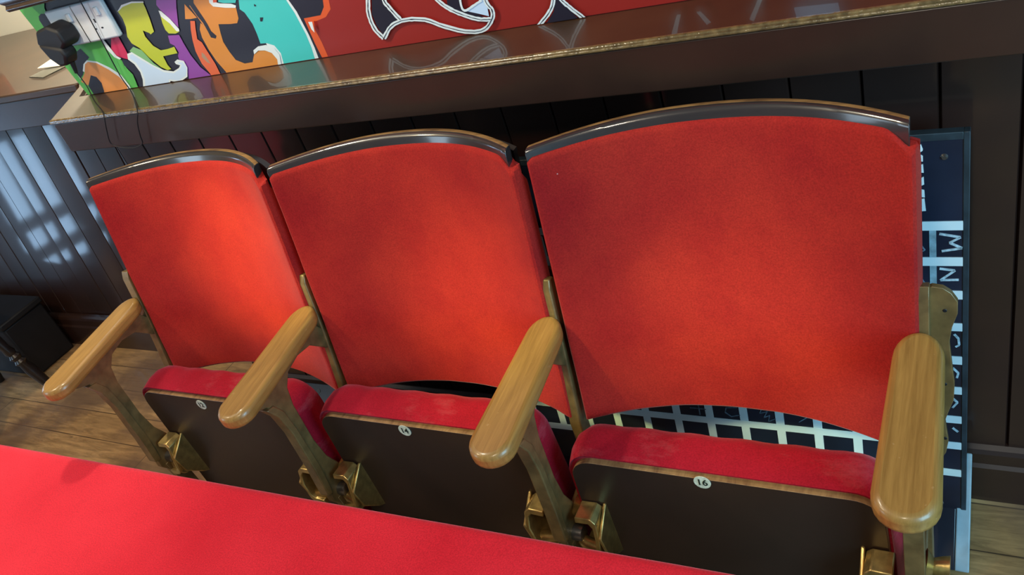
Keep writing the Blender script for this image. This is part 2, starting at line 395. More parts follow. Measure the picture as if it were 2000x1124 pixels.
# ------------------------------------------------------------------ graffiti panel on the wall
MURAL = [('tangerine',[(637,1143),(616,1106),(612,1091),(594,1079),(568,1075),(563,1076),(557,1061),(560,1036),(560,1003),(559,957),(70,964),(-732,945),(-306,1302)]),('navy',[(622,1146),(603,1108),(599,1097),(584,1084),(543,1084),(543,1075),(543,1036),(545,1005),(545,959),(70,964),(-732,945),(-306,1302)]),('white',[(437,1177),(528,1162),(526,1125),(534,1098),(538,1054),(538,1028),(536,1004),(534,969),(420,978)]),('teal',[(437,1177),(523,1162),(522,1121),(528,1097),(532,1055),(531,1029),(526,1002),(525,968),(428,977),(446,1008),(451,1028),(444,1045),(427,1052),(412,1053),(415,1072),(416,1092),(410,1115),(402,1123),(410,1139)]),('orange',[(317,1197),(367,1189),(336,1146),(340,1139),(395,1128),(388,1107),(379,1099),(360,1100),(330,1104),(324,1087),(319,1069),(322,1049),(328,1030),(347,1020),(369,1020),(385,1037),(409,1043),(429,1036),(439,1023),(434,1005),(409,964),(286,978),(285,1010),(275,1034),(270,1059),(269,1085),(274,1101),(285,1113),(289,1108),(285,1125),(279,1148)]),('orange',[(269,1154),(276,1139),(283,1124),(265,1124),(250,1126)]),('navy',[(287,1171),(305,1169),(294,1152),(300,1122),(302,1108),(302,1094),(310,1083),(304,1078),(293,1082),(293,1096),(292,1112),(286,1127),(281,1150)]),('navy',[(442,1101),(450,1100),(443,1093),(438,1094)]),('navy',[(443,1127),(447,1124),(444,1122),(441,1123)]),('white',[(342,1163),(335,1146),(340,1138),(369,1131),(394,1127),(398,1131),(388,1136),(361,1141),(353,1144),(360,1160)]),('tangerine',[(354,1161),(366,1159),(354,1144),(345,1145)]),('teal',[(368,1158),(416,1151),(400,1136),(372,1140),(359,1144)]),('white',[(384,1035),(387,1043),(404,1049),(425,1049),(441,1041),(447,1026),(438,1002),(430,1004),(436,1018),(430,1032),(416,1039),(399,1041)]),('coral',[(262,1121),(274,1119),(265,1104),(255,1084),(263,1076),(265,1057),(269,1030),(268,1005),(264,980),(243,988),(240,1013),(232,1034),(233,1061),(241,1084),(251,1104)]),('grey',[(248,1057),(253,1052),(257,1031),(249,1035),(242,1048)]),('purple',[(230,1212),(282,1203),(244,1151),(221,1113),(214,1128),(197,1154),(194,1164)]),('purple',[(180,1102),(212,1099),(212,1081),(214,1056),(223,1028),(240,1008),(239,983),(165,986),(176,1016),(185,1035),(175,1051),(177,1058),(185,1065),(183,1080),(174,1086)]),('white',[(73,1168),(96,1179),(131,1181),(164,1176),(162,1173),(127,1177),(95,1173)]),('lime',[(76,1168),(97,1175),(128,1178),(161,1174),(160,1164),(155,1141),(147,1115),(133,1111),(132,1114),(117,1122),(114,1109),(122,1088),(137,1076),(159,1076),(181,1078),(180,1064),(134,1063),(133,1044),(137,1034),(125,1033),(110,1042),(90,1067),(78,1089),(63,1101),(61,1116),(74,1136),(78,1153)]),('lime',[(190,1143),(197,1133),(210,1114),(217,1105),(205,1103),(186,1106),(182,1114),(184,1128)]),('white',[(192,1153),(198,1151),(211,1133),(221,1111),(219,1106),(211,1107),(204,1124),(190,1141)]),('crimson',[(12,1122),(35,1122),(34,1094),(32,1074),(31,1068),(13,1074),(-4,1082),(-9,1098)]),('green',[(-290,1322),(-66,1283),(-142,1209),(-146,1197),(-142,1180),(-119,1129),(-21,1124),(-16,1104),(-8,1081),(3,1072),(4,1053),(12,1036),(5,1008),(-42,942),(-269,941),(-488,1095)]),('navy',[(-177,1196),(-164,1200),(-146,1197),(-139,1170),(-174,1160),(-182,1171),(-183,1188)]),('white',[(-186,1158),(-177,1151),(-158,1108),(-163,1097),(-162,1050),(-168,1046),(-174,1098),(-197,1144)]),('navy',[(-166,1097),(-125,1107),(-105,1112),(-94,1090),(-118,1079),(-150,1055),(-163,1049),(-169,1078)]),('white',[(-21,1124),(-15,1121),(-4,1082),(6,1075),(-1,1073),(-13,1080),(-22,1098),(-22,1116)]),('white',[(-126,1078),(-107,1085),(-77,1078),(-47,1060),(-25,1040),(-18,1014),(-23,995),(-50,963),(-144,973),(-115,1011),(-124,1050),(-143,1063)]),('orange_mid',[(-121,1077),(-107,1081),(-81,1075),(-54,1056),(-34,1036),(-27,1014),(-36,997),(-61,965),(-135,972),(-115,1011),(-153,1029),(-171,1040),(-141,1058)]),('navy',[(-124,1051),(-109,1045),(-104,1030),(-112,1011),(-144,973),(-167,975),(-154,1009),(-155,1028)]),('navy',[(5,1072),(20,1071),(34,1059),(43,1042),(39,1024),(23,1004),(11,1001),(15,1017),(18,1040),(3,1059)]),('palegreen',[(45,1087),(64,1094),(83,1084),(97,1053),(119,1030),(100,1036),(69,1067),(50,1081)]),('white',[(33,1082),(50,1084),(66,1071),(91,1050),(116,1035),(142,1029),(163,1034),(171,1039),(161,1043),(160,1048),(172,1052),(188,1047),(188,1032),(174,1013),(142,1004),(117,1010),(92,973),(6,982),(35,1022),(41,1039),(37,1058),(26,1070)]),('skyblue',[(37,1078),(48,1080),(62,1067),(88,1047),(112,1031),(140,1025),(167,1032),(177,1040),(169,1044),(171,1046),(183,1044),(185,1032),(172,1016),(142,1008),(115,1014),(85,973),(11,981),(42,1021),(48,1041),(45,1060),(34,1071)]),('navy',[(733,1144),(748,1142),(736,1073),(747,1054),(727,1046),(706,1030),(699,1049),(699,1070)]),('navy',[(869,1121),(898,1115),(881,1059),(885,1048),(895,1049),(912,1035),(925,1028),(904,1032),(877,1045),(855,1063)]),('skyblue',[(888,1047),(911,1057),(923,1061),(927,1047),(925,1033),(907,1040)]),('white|strip',[(726,1146),(734,1144),(722,1138),(730,1136),(716,1128),(724,1126),(709,1115),(717,1114),(702,1103),(711,1102),(697,1094),(706,1092),(694,1087),(703,1085),(691,1081),(700,1080),(689,1077),(699,1076),(688,1072),(698,1072),(687,1068),(697,1068),(687,1062),(696,1063),(686,1057),(696,1059),(687,1052),(696,1054),(687,1047),(697,1050),(688,1042),(698,1045),(690,1038),(699,1041),(693,1033),(702,1037),(695,1029),(704,1034),(698,1026),(707,1030),(699,1023),(708,1028)]),('white|strip',[(707,1023),(700,1027),(710,1025),(703,1030),(715,1029),(708,1034),(720,1034),(714,1038),(725,1038),(720,1043),(730,1040),(726,1046),(734,1042),(731,1049),(739,1044),(737,1051),(744,1045),(743,1052),(749,1046),(749,1053),(754,1047),(754,1054),(759,1047),(760,1054),(764,1047),(766,1054),(770,1047),(772,1054),(775,1046),(778,1054),(780,1046),(783,1053),(785,1045),(788,1052),(790,1044),(794,1051),(795,1043),(799,1050),(800,1042),(804,1049),(804,1040),(809,1047),(809,1038),(814,1045),(813,1036),(819,1042),(818,1033),(824,1039),(823,1030),(829,1036),(829,1027),(834,1034),(835,1024),(841,1031),(843,1021),(848,1028),(850,1018),(855,1025),(857,1015),(862,1022),(864,1013),(868,1020),(870,1011),(874,1018),(876,1010),(879,1017),(882,1009),(885,1016),(887,1008),(889,1015),(892,1007),(894,1015),(898,1008),(898,1015),(902,1008),(902,1015),(907,1009),(906,1016),(911,1010),(909,1017),(916,1012),(912,1018),(920,1015),(916,1020),(924,1018),(919,1023),(928,1021),(922,1025),(931,1025),(925,1028),(934,1028),(927,1031),(936,1031),(928,1033),(937,1034),(929,1035),(938,1037),(930,1038),(938,1040),(930,1040),(938,1044),(930,1042),(937,1047),(930,1044),(935,1049),(928,1045),(934,1051),(927,1048),(933,1054),(925,1051),(932,1058),(924,1057),(931,1065),(923,1064),(932,1074),(924,1073),(932,1083),(924,1083),(932,1092),(924,1091),(932,1097),(925,1097)]),('white|strip',[(740,1142),(749,1142),(739,1135),(747,1135),(736,1125),(745,1125),(734,1113),(743,1113),(732,1102),(741,1102),(731,1093),(740,1094),(731,1087),(740,1089),(731,1083),(740,1085),(733,1079),(742,1083),(735,1077),(743,1081),(736,1073),(745,1077),(739,1069),(747,1072),(742,1063),(750,1067),(744,1058),(753,1062),(747,1054),(756,1058),(749,1050),(757,1054)]),('white|strip',[(824,1099),(832,1102),(825,1095),(833,1098),(827,1090),(835,1093),(830,1084),(838,1087),(833,1077),(841,1081),(836,1072),(843,1076),(839,1068),(846,1072),(842,1064),(849,1069),(845,1061),(852,1065),(849,1057),(855,1063),(853,1054),(859,1060),(856,1051),(863,1057),(860,1049),(866,1054),(865,1046),(870,1052),(869,1043),(875,1049),(874,1041),(879,1047),(879,1038),(884,1044),(885,1035),(890,1041),(891,1032),(895,1039),(897,1030),(901,1036),(902,1028),(906,1035),(908,1027),(911,1033),(913,1026),(916,1033),(918,1025),(920,1032),(923,1025),(925,1032),(925,1024),(928,1031)]),('navy|strip',[(729,1145),(731,1145),(725,1138),(727,1137),(719,1127),(721,1127),(712,1115),(714,1114),(706,1103),(707,1102),(701,1093),(702,1093),(697,1086),(699,1086),(695,1081),(696,1081),(693,1077),(695,1076),(692,1072),(694,1072),(691,1068),(693,1068),(691,1063),(692,1063),(690,1058),(692,1058),(691,1053),(692,1053),(691,1048),(693,1048),(692,1044),(694,1044),(694,1039),(695,1040),(697,1035),(698,1036),(699,1031),(701,1032),(702,1028),(703,1028),(703,1025),(705,1026)]),('navy|strip',[(704,1024),(703,1025),(707,1027),(706,1028),(712,1031),(711,1032),(717,1036),(716,1036),(723,1040),(722,1041),(728,1043),(727,1044),(733,1045),(732,1046),(738,1047),(738,1048),(743,1048),(743,1049),(749,1049),(749,1050),(754,1050),(754,1051),(759,1050),(760,1051),(765,1050),(765,1051),(771,1050),(771,1051),(776,1049),(776,1051),(781,1049),(782,1050),(787,1048),(787,1049),(792,1047),(792,1048),(796,1046),(797,1047),(801,1045),(802,1046),(806,1043),(807,1044),(811,1041),(812,1042),(816,1038),(817,1039),(821,1036),(821,1037),(826,1033),(826,1034),(831,1030),(832,1031),(838,1027),(838,1028),(845,1024),(845,1025),(852,1021),(853,1022),(859,1018),(860,1019),(866,1016),(866,1017),(872,1014),(872,1015),(877,1013),(878,1014),(883,1012),(883,1013),(888,1011),(889,1012),(893,1011),(893,1012),(898,1011),(898,1012),(902,1011),(902,1012),(906,1012),(906,1013),(910,1013),(910,1014),(914,1015),(914,1016),(918,1017),(917,1018),(922,1020),(921,1021),(925,1023),(924,1024),(928,1026),(927,1027),(931,1029),(930,1030),(933,1032),(931,1032),(934,1035),(933,1035),(934,1037),(933,1037),(935,1040),(933,1040),(935,1043),(933,1043),(934,1045),(933,1045),(932,1048),(931,1047),(931,1050),(930,1049),(929,1053),(928,1053),(928,1057),(927,1057),(928,1064),(927,1064),(928,1074),(927,1073),(929,1083),(927,1083),(929,1091),(928,1091),(929,1097),(928,1097)]),('navy|strip',[(744,1142),(745,1142),(742,1135),(744,1135),(740,1125),(741,1125),(738,1113),(739,1113),(736,1102),(737,1102),(734,1093),(736,1093),(734,1088),(736,1088),(735,1084),(737,1084),(737,1081),(738,1082),(738,1078),(740,1079),(740,1075),(741,1075),(742,1070),(744,1071),(745,1065),(746,1066),(748,1060),(749,1060),(751,1055),(752,1056),(753,1052),(754,1053)]),('navy|strip',[(827,1100),(828,1101),(829,1097),(830,1097),(831,1091),(832,1092),(833,1085),(835,1085),(836,1079),(837,1079),(839,1074),(840,1074),(842,1070),(843,1070),(845,1066),(846,1067),(848,1063),(849,1063),(852,1060),(853,1060),(855,1057),(856,1057),(859,1054),(860,1054),(863,1051),(864,1052),(867,1048),(868,1049),(871,1046),(872,1047),(876,1043),(877,1044),(881,1041),(882,1041),(887,1038),(888,1039),(893,1035),(893,1036),(898,1033),(899,1034),(904,1031),(904,1032),(909,1029),(909,1030),(914,1029),(915,1030),(919,1028),(920,1029),(923,1028),(924,1029),(926,1027),(927,1028)]),('white|strip',[(886,1091),(891,1090),(885,1086),(889,1086),(883,1080),(888,1079),(881,1072),(886,1072),(880,1065),(884,1065),(879,1059),(883,1059),(879,1055),(883,1056),(879,1052),(883,1053),(880,1050),(884,1052),(882,1048),(885,1051),(884,1047),(886,1051),(888,1047),(888,1051),(892,1048),(891,1052),(896,1050),(895,1053),(900,1051),(899,1055),(904,1053),(902,1056),(908,1054),(906,1057),(912,1056),(911,1059),(916,1057),(915,1060),(920,1058),(918,1062),(922,1059),(921,1063)]),('navy',[(1061,1077),(1054,1043),(1078,1008),(1047,985),(1008,993),(1041,1024)]),('white|strip',[(1056,1078),(1063,1077),(1055,1073),(1061,1072),(1052,1067),(1059,1065),(1049,1059),(1056,1057),(1046,1051),(1053,1049),(1044,1045),(1050,1043),(1041,1040),(1048,1038),(1039,1036),(1046,1034),(1037,1033),(1043,1030),(1035,1030),(1040,1026),(1031,1027),(1037,1023),(1027,1023),(1032,1018),(1022,1019),(1026,1014),(1016,1015),(1021,1010),(1011,1011),(1016,1006),(1007,1008),(1012,1003),(1003,1005),(1009,1001),(1001,1002),(1007,998),(999,999),(1005,996),(998,998),(1004,994),(997,996),(1003,993)]),('white|strip',[(1032,1080),(1039,1083),(1035,1074),(1042,1077),(1040,1066),(1047,1069),(1045,1056),(1052,1060),(1050,1047),(1057,1051),(1055,1040),(1061,1044),(1058,1035),(1064,1039),(1060,1032),(1066,1036),(1062,1029),(1068,1034),(1065,1027),(1070,1031),(1067,1024),(1073,1028),(1070,1020),(1076,1024),(1074,1016),(1080,1020),(1078,1012),(1084,1016),(1081,1008),(1087,1013),(1084,1005),(1090,1009),(1086,1002),(1093,1005),(1088,998),(1094,1001),(1089,995),(1096,998),(1090,992),(1097,995),(1091,990),(1098,993)]),('navy|strip',[(1059,1077),(1060,1077),(1057,1073),(1058,1073),(1055,1066),(1056,1066),(1052,1058),(1053,1058),(1049,1050),(1050,1050),(1046,1044),(1047,1044),(1044,1039),(1045,1039),(1042,1035),(1043,1035),(1040,1032),(1041,1031),(1037,1029),(1038,1028),(1034,1025),(1034,1024),(1029,1021),(1030,1020),(1024,1017),(1025,1016),(1018,1013),(1019,1012),(1013,1009),(1014,1009),(1009,1006),(1010,1005),(1006,1003),(1007,1002),(1003,1000),(1004,1000),(1002,998),(1003,998),(1000,996),(1001,996),(999,995),(1000,994)]),('navy|strip',[(1035,1081),(1036,1082),(1038,1076),(1039,1076),(1043,1067),(1044,1068),(1048,1058),(1049,1058),(1053,1049),(1054,1049),(1057,1042),(1058,1042),(1060,1037),(1061,1038),(1063,1034),(1064,1034),(1065,1031),(1066,1032),(1067,1029),(1068,1029),(1070,1026),(1071,1026),(1073,1022),(1074,1022),(1077,1018),(1077,1019),(1080,1014),(1081,1015),(1084,1010),(1085,1011),(1087,1006),(1088,1007),(1089,1003),(1090,1004),(1091,1000),(1092,1000),(1092,996),(1093,997),(1093,994),(1094,994),(1094,992),(1095,992)]),('white',[(555,1078),(564,1077),(559,1057),(555,1064)]),('white',[(1234,1022),(1240,1022),(1228,1052),(1220,1050)]),('white',[(1263,1022),(1269,1022),(1282,1040),(1275,1043)]),('white',[(1356,1010),(1361,1012),(1342,1048),(1336,1044)]),('skyblue',[(1398,1036),(1455,1038),(1462,1090),(1405,1088)])]
names = ['mural_red'] + sorted({c.split('|')[0] for c, _ in MURAL})
bm = bmesh.new()
def flat(pts, y, mi):
    vs = [bm.verts.new((x, y, z)) for x, z in pts]
    es = []
    for i in range(len(vs)):
        try: es.append(bm.edges.new((vs[i], vs[(i+1) % len(vs)])))
        except ValueError: pass
    r = bmesh.ops.triangle_fill(bm, edges=es, use_beauty=True)
    for g in r['geom']:
        if isinstance(g, bmesh.types.BMFace): g.material_index = mi
ZT = 1.62
prism(bm, [(-0.176, 1.007), (3.2, 1.007), (3.2, ZT), (WL(ZT)+0.002, ZT)], XZ, 0.5535, 0.5555, mi=0)
y = 0.5533
for c, pts in MURAL:
    col = c.split('|')[0]; mi = names.index(col)
    if c.endswith('strip'):
        P = [(a/1000, b_/1000) for a, b_ in pts]
        for i in range(0, len(P)-3, 2):
            q = [P[i], P[i+1], P[i+3], P[i+2]]
            q = clip(q, lambda p: p[1]-1.0075)
            if len(q) > 2:
                try: bm.faces.new([bm.verts.new((a, y, b_)) for a, b_ in q]).material_index = mi
                except ValueError: pass
    else:
        P = [(a/1000, b_/1000) for a, b_ in pts]
        P = clip(P, lambda p: p[1]-1.0075); P = clip(P, lambda p: (p[0]-WL(p[1])-0.001))
        P = clip(P, lambda p: ZT-p[1])
        if len(P) > 2: flat(P, y, mi)
    y -= 0.00012
for f in bm.faces: f.normal_update()
for f in bm.faces:
    if abs(f.normal.y) > 0.9 and f.normal.y > 0 and f.calc_center_median().y < 0.5534: f.normal_flip()
me = bpy.data.meshes.new('graffiti_panel'); bm.to_mesh(me); bm.free()
for k in names: me.materials.append(M[k])
gp = bpy.data.objects.new('graffiti_panel', me); COL.objects.link(gp)
tag(gp, 'colourful graffiti lettering panel on red wall above the long counter', 'mural')

# ------------------------------------------------------------------ socket, plug, cables, upper shelf
so = thing('wall_socket', (-0.03, 0.545, 1.163), 'grey white double wall socket mounted on the graffiti panel', 'socket')
bm = bmesh.new(); box(bm, -0.135, 0.056, 0.538, 0.5515, 1.122, 1.204)
link_mesh('face_plate', bm, 'socket', so, bevel=0.004)
for cx in (-0.085, 0.01):
    bm = bmesh.new(); box(bm, cx+0.018, cx+0.030, 0.534, 0.539, 1.172, 1.190); link_mesh('switch', bm, 'socket', so, bevel=0.002)
bm = bmesh.new()
for cx in (0.01,):
    box(bm, cx-0.002, cx+0.002, 0.5374, 0.539, 1.160, 1.168)
    for s in (-1, 1): box(bm, cx+s*0.011-0.003, cx+s*0.011+0.003, 0.5374, 0.539, 1.146, 1.149)
link_mesh('pin_holes', bm, 'black_plastic', so, smooth=False)
bm = bmesh.new(); box(bm, -0.043, -0.040, 0.5376, 0.539, 1.123, 1.203); link_mesh('centre_seam', bm, 'steel', so, smooth=False)
pl = thing('power_adapter', (-0.10, 0.52, 1.14), 'bulky black plug adapter pushed into the wall socket', 'adapter')
bm = bmesh.new(); prism(bm, [(-0.148, 1.150), (-0.128, 1.178), (-0.085, 1.184), (-0.058, 1.170), (-0.056, 1.142), (-0.075, 1.130), (-0.12, 1.135)], XZ, 0.490, 0.538)
link_mesh('adapter_body', bm, 'black_plastic', pl, bevel=0.006)
bm = bmesh.new(); prism(bm, [(-0.140, 1.152), (-0.075, 1.136), (-0.070, 1.118), (-0.085, 1.098), (-0.108, 1.098), (-0.128, 1.118)], XZ, 0.485, 0.520)
link_mesh('adapter_head', bm, 'black_plastic', pl, bevel=0.006)
bm = bmesh.new(); tube(bm, [(-0.09, 0.505, 1.10), (-0.095, 0.503, 1.075)], [0.006, 0.0035]); link_mesh('strain_relief', bm, 'black_plastic', pl)
cb = thing('hanging_cable', (-0.02, 0.42, 1.0), 'thin black looped cable hanging from adapter over the counter edge', 'cable')
pts = catmull([(-0.095, 0.503, 1.08), (-0.088, 0.503, 1.045), (-0.045, 0.472, 1.018), (0.028, 0.428, 1.0105), (0.046, 0.4125, 1.003), (0.032, 0.4100, 0.975), (0.018, 0.4105, 0.947), (0.028, 0.412, 0.936), (0.056, 0.412, 0.930), (0.088, 0.411, 0.929), (0.116, 0.411, 0.937), (0.125, 0.410, 0.955), (0.140, 0.4095, 0.982), (0.156, 0.4115, 1.0035), (0.130, 0.436, 1.0112), (0.030, 0.512, 1.013), (-0.012, 0.538, 1.045), (0.002, 0.533, 1.125), (0.012, 0.530, 1.20), (0.014, 0.53, 1.225)], 6)
bm = bmesh.new(); tube(bm, pts, 0.0013, 8); link_mesh('wire', bm, 'black_plastic', cb)
us = thing('upper_shelf', (0.5, 0.5, 1.23), 'dark moulded shelf on the graffiti wall above the socket', 'shelf')
bm = bmesh.new(); prism(bm, [(0.553, 1.226), (0.50, 1.226), (0.495, 1.232), (0.500, 1.240), (0.492, 1.246), (0.488, 1.262), (0.480, 1.270), (0.553, 1.270)], YZ, -0.185, 1.4)
link_mesh('shelf_board', bm, 'counter', us, bevel=0.0015)
bm = bmesh.new(); prism(bm, [(0.552, 1.272), (0.49, 1.272), (0.552, 1.34)], YZ, -0.16, -0.14); link_mesh('bracket', bm, 'darkwood', us, bevel=0.002)
# leaflet holder on the recess counter
lh = thing('leaflet_holder', (-0.68, 0.83, 1.006), 'small clear leaflet holder lying on the recess counter beside the graffiti', 'holder')
bm = bmesh.new(); prism(bm, [(-0.73, 0.775), (-0.62, 0.745), (-0.60, 0.83), (-0.71, 0.86)], XY, 1.0065, 1.0095); link_mesh('acrylic_plate', bm, 'acrylic', lh, bevel=0.0005)
bm = bmesh.new(); prism(bm, [(-0.76, 0.83), (-0.64, 0.82), (-0.60, 0.93), (-0.70, 0.95)], lambda a, b_, d: (a, b_, d + (b_-0.82)*0.18), 1.0105, 1.012); link_mesh('leaflet', bm, 'paper', lh, smooth=False)
# things beyond the recess counter that the varnish mirrors
bm = bmesh.new(); box(bm, -2.27, -2.02, 1.425, 1.439, 1.16, 1.9)
tag(link_mesh('wall_banner', bm, 'redpaint', smooth=False, origin=(-1.9, 1.43, 1.5)), 'plain dark red banner on the cream wall beyond the recess counter', 'banner')

# ------------------------------------------------------------------ chairs
SX = [0.035, 0.545, 1.050, 1.566]

def standard(bm, x, sides):
    w = 0.0075
    # web under the armrest, flaring into the front strut, and gusset to the rear upright
    prism(bm, [(0.010, 0.606), (0.225, 0.632), (0.245, 0.60), (0.236, 0.560), (0.222, 0.575), (0.200, 0.598), (0.165, 0.604), (0.130, 0.596), (0.112, 0.575), (0.104, 0.54),
               (0.102, 0.45), (0.108, 0.40), (0.122, 0.365), (0.128, 0.33), (0.118, 0.300), (0.100, 0.285), (0.080, 0.290), (0.068, 0.312), (0.070, 0.345), (0.076, 0.40),
               (0.076, 0.50), (0.070, 0.550), (0.055, 0.580), (0.030, 0.592)], YZ, x-w, x+w)
    # flanged front face of the strut (a rib wider than the web)
    prism(bm, [(0.066, 0.575), (0.078, 0.55), (0.082, 0.50), (0.082, 0.40), (0.077, 0.345), (0.074, 0.33), (0.062, 0.335), (0.066, 0.40), (0.068, 0.50), (0.062, 0.55), (0.048, 0.578)], YZ, x-0.0115, x+0.0115)
    # rear upright
    prism(bm, [(0.212, 0.05), (0.212, 0.45), (0.240, 0.60), (0.2545, 0.700), (0.262, 0.715), (0.275, 0.712), (0.282, 0.700), (0.268, 0.60), (0.240, 0.45), (0.240, 0.05)], YZ, x-0.010, x+0.010)
    # cross web, lower leg and foot
    prism(bm, [(0.11, 0.345), (0.225, 0.36), (0.225, 0.32), (0.11, 0.295)], YZ, x-0.006, x+0.006)
    prism(bm, [(0.078, 0.31), (0.112, 0.31), (0.118, 0.20), (0.110, 0.06), (0.07, 0.012), (0.05, 0.012), (0.085, 0.07), (0.09, 0.20)], YZ, x-0.008, x+0.008)
    prism(bm, [(0.02, 0.0), (0.29, 0.0), (0.29, 0.008), (0.23, 0.016), (0.22, 0.06), (0.11, 0.06), (0.09, 0.016), (0.02, 0.008)], YZ, x-0.022, x+0.022)
    for s in sides:   # wavy fixing flange behind the back, seen at the row ends
        e = 0.0
        prof = [(0.0, 0.700), (0.012, 0.706), (0.024, 0.704), (0.033, 0.697), (0.040, 0.685), (0.040, 0.668), (0.034, 0.648), (0.031, 0.625), (0.034, 0.59), (0.037, 0.56), (0.036, 0.535), (0.030, 0.515), (0.026, 0.500), (0.028, 0.480), (0.030, 0.465), (0.027, 0.445), (0.018, 0.425), (0.008, 0.415), (0.0, 0.415)]
        fo = 0.0 if len(sides) == 1 else 0.030
        prism(bm, prof, lambda a, b_, d: (x + s*a, d + fo + (b_-0.45)*0.12, b_), 0.243, 0.251)
        for zz in (0.672, 0.560, 0.470) if len(sides) == 1 else ():
            tube(bm, [(x+s*0.026, 0.2425+(zz-0.45)*0.12, zz), (x+s*0.026, 0.244+(zz-0.45)*0.12, zz)], 0.0028, 8, mi=1)

def frame_part(parent, x, sides=()):
    bm = bmesh.new(); standard(bm, x, sides)
    f = link_mesh('side_frame', bm, ['bronze', 'black_plastic'], parent, bevel=0.0022, segs=2)
    bm = bmesh.new(); tube(bm, [(x-0.014, 0.097, 0.318), (x-0.010, 0.097, 0.318), (x+0.012, 0.097, 0.318), (x+0.024, 0.097, 0.318), (x+0.026, 0.097, 0.318)], [0.010, 0.013, 0.014, 0.013, 0.010], 18)
    link_mesh('pivot_hub', bm, 'steel', f)
    if 1 in sides:
        bm = bmesh.new(); tube(bm, [(x+0.006, 0.13, 0.345), (x+0.016, 0.13, 0.343), (x+0.028, 0.13, 0.343), (x+0.036, 0.13, 0.343)], [0.022, 0.012, 0.016, 0.018], 16)
        link_mesh('bolt_boss', bm, 'brass', f)
    # armrest: long pill with softened edges, front nose blunter than the rear
    bm = bmesh.new()
    out = []
    y0, y1, hw0, hw1 = -0.022, 0.248, 0.035, 0.029
    for k in range(13):
        a = math.pi*(1+k/12); out.append((x + hw0*math.cos(a), y0+0.036 + 0.036*math.sin(a)))
    for k in range(13):
        a = math.pi*k/12; out.append((x + hw1*math.cos(a), y1-0.040 + 0.040*math.sin(a)))
    zf = lambda yy: 0.630 + 0.115*max(0, yy-0.0)
    prism(bm, out, lambda a, b_, d: (a, b_, zf(b_)+d), -0.028, 0.0)
    link_mesh('armrest', bm, 'arm_wood', parent, bevel=0.009, segs=4)

def back_pt(k, u, v, off=0.0, wide=0.0):
    """u across, v up (0 fabric bottom .. 1 top of rail)"""
    xl, xr = SX[k] + 0.020 , SX[k+1] - 0.003
    x = xl + (xr-xl)*u
    z = 0.456 + (0.922-0.456)*v
    D = 0.046 + (0.084-0.046)*v
    y = 0.228 + (0.300-0.228)*v + D*(1-abs(2*u-1)**2.2)
    return (x, y + off, z)

